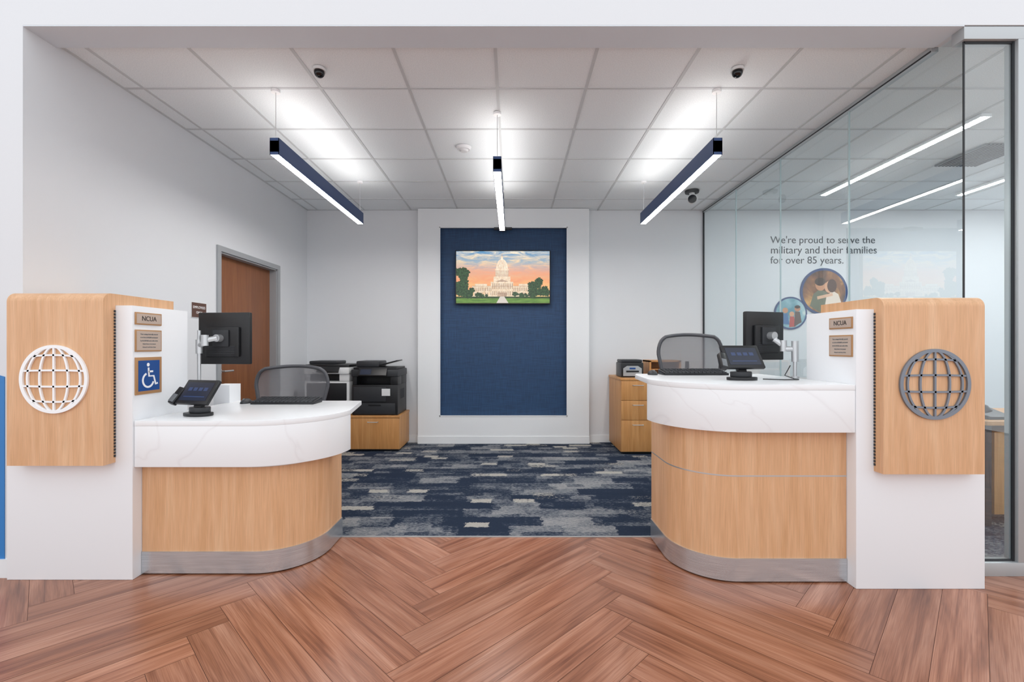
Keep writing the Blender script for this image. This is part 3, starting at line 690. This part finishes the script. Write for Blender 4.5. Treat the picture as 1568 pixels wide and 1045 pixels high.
g = G('receipt_printer', (1.43, 5.7, .893))
g.box('body', 1.30, 1.57, 5.58, 5.86, .893, 1.07, 'dark', .015); g.box('lid', 1.31, 1.56, 5.60, 5.85, 1.07, 1.105, 'dark2', .012)
g.prism('silver_front', [(1.325, .91), (1.545, .91), (1.545, 1.0), (1.50, 1.03), (1.37, 1.03), (1.325, 1.0)], 5.574, 5.582, 'silver', 'y'); g.box('output_slot', 1.36, 1.51, 5.568, 5.575, .955, .975, 'dark', .001); g.box('badge', 1.40, 1.47, 5.569, 5.575, .99, 1.01, 'isa', .001)

# ------------------------------------------------------------------ office beyond glass
g = G('wall_lettering', (4.07, YB-.003, 2.49))
for i, (s_, w_) in enumerate((("We're proud to serve the", 1.37), ("military and their families", 1.385), ("for over 85 years.", .955))):
    g.text('line', s_, (3.385, YB-.003, 2.655-.133*i), (1, 0, 0), (0, 0, 1), .13, 'text', w_, 'LEFT')
def photo(cx, cz, R, y, cols, figs):
    g = G('round_photo_print', (cx, y, cz)); mp = lambda a, b_, h: (cx+a, y-h, cz+b_)
    g.prism('backing', [(cx+a, cz+b_) for a, b_ in circ(0, 0, R, 64)], y-.012, y, 'navyframe', 'y')
    m, nt, b = new('photo_background'); n = noise(nt, mapping(nt, (1, 1, 1)).outputs[0], 5, 3, .5); r = ramp(nt, cols); nt.links.new(n.outputs['Fac'], r.inputs['Fac']); nt.links.new(r.outputs[0], b.inputs['Base Color'])
    g.flat('print', circ(0, 0, R*.9, 64), mp, m, .0125)
    for i, (pts, col) in enumerate(figs): g.flat('print_figure', [(a*R, b_*R) for a, b_ in pts], mp, P('print_ink', col, .5), .0128+.0003*i)
photo(4.08, 1.978, .31, YB-.001, [(.3, '#3c2a22'), (.5, '#8a5a34'), (.7, '#d9a45a')],
      [([(-.6, -.6), (-.45, -.1), (-.2, .1), (.1, .0), (.25, -.3), (.2, -.8), (-.2, -.85)], '#6b6f5a'), ([(.0, -.83), (.1, -.2), (.35, .05), (.6, -.1), (.72, -.45), (.5, -.7)], '#e9d8c8'),
       (circ(-.15, .3, .22, 24, .26), '#c98f6a'), (circ(-.17, .42, .22, 24, .17), '#3a2618'), (circ(.22, .2, .2, 24, .25), '#d9a27c'), (circ(.33, .25, .2, 24, .28), '#4a2c1c'), ([(-.3, -.2), (.35, -.05), (.37, -.17), (-.28, -.33)], '#e0b392')])
photo(3.645, 1.697, .215, YB-.001, [(.3, '#4f8a9a'), (.5, '#8fb9c2'), (.7, '#d6dfd6')],
      [([(-.55, -.65), (-.5, -.05), (-.2, .0), (-.08, -.7)], '#3d6fa0'), ([(-.1, -.85), (-.05, -.2), (.2, -.2), (.3, -.82)], '#b8463c'), ([(.2, -.82), (.25, .1), (.55, .08), (.66, -.55)], '#5b4a42'),
       (circ(-.34, .17, .17, 20), '#c98f6a'), (circ(.06, -.05, .15, 20), '#d9a27c'), (circ(.4, .28, .18, 20), '#b97e5c'), (circ(.4, .38, .17, 20, .1), '#2b1c14')])
g = G('office_desk', (4.1, 3.6, .007))
g.box('top', 3.3, 4.9, 3.25, 3.95, .715, .745, 'maple_dk'); g.box('modesty_panel', 3.36, 4.84, 3.86, 3.88, .25, .715, 'maple_dk')
g.boxes('legs', [(3.32, 3.36, 3.28, 3.92, .007, .715), (4.84, 4.88, 3.28, 3.92, .007, .715)], 'dark2'); g.box('drawer_box', 3.4, 3.8, 3.3, 3.84, .08, .66, 'maple_dk')
g = G('desk_phone', (3.47, 3.42, .745)); g.prism('body', [(3.32, .746), (3.52, .746), (3.52, .82), (3.32, .765)], 3.38, 3.56, 'dark', 'x', .003)
g.tube('handset', [(3.40, 3.34, .80), (3.40, 3.36, .83), (3.40, 3.46, .85), (3.40, 3.49, .835)], [.022, .016, .016, .022], 'dark2', 12)

# ------------------------------------------------------------------ world + camera
w = bpy.data.worlds.new('World'); sc.world = w; w.use_nodes = True
bg = w.node_tree.nodes['Background']; bg.inputs[0].default_value = (.935, .965, 1, 1); bg.inputs[1].default_value = 1.45
cam = bpy.data.cameras.new('Camera'); co = link(bpy.data.objects.new('Camera', cam)); co.location = (0, 0, 1.27); co.rotation_euler = (math.pi/2, 0, 0)
cam.sensor_width = 36; cam.lens = 36*717/1568; cam.shift_y = .0047; cam.clip_start = .05
sc.camera = co
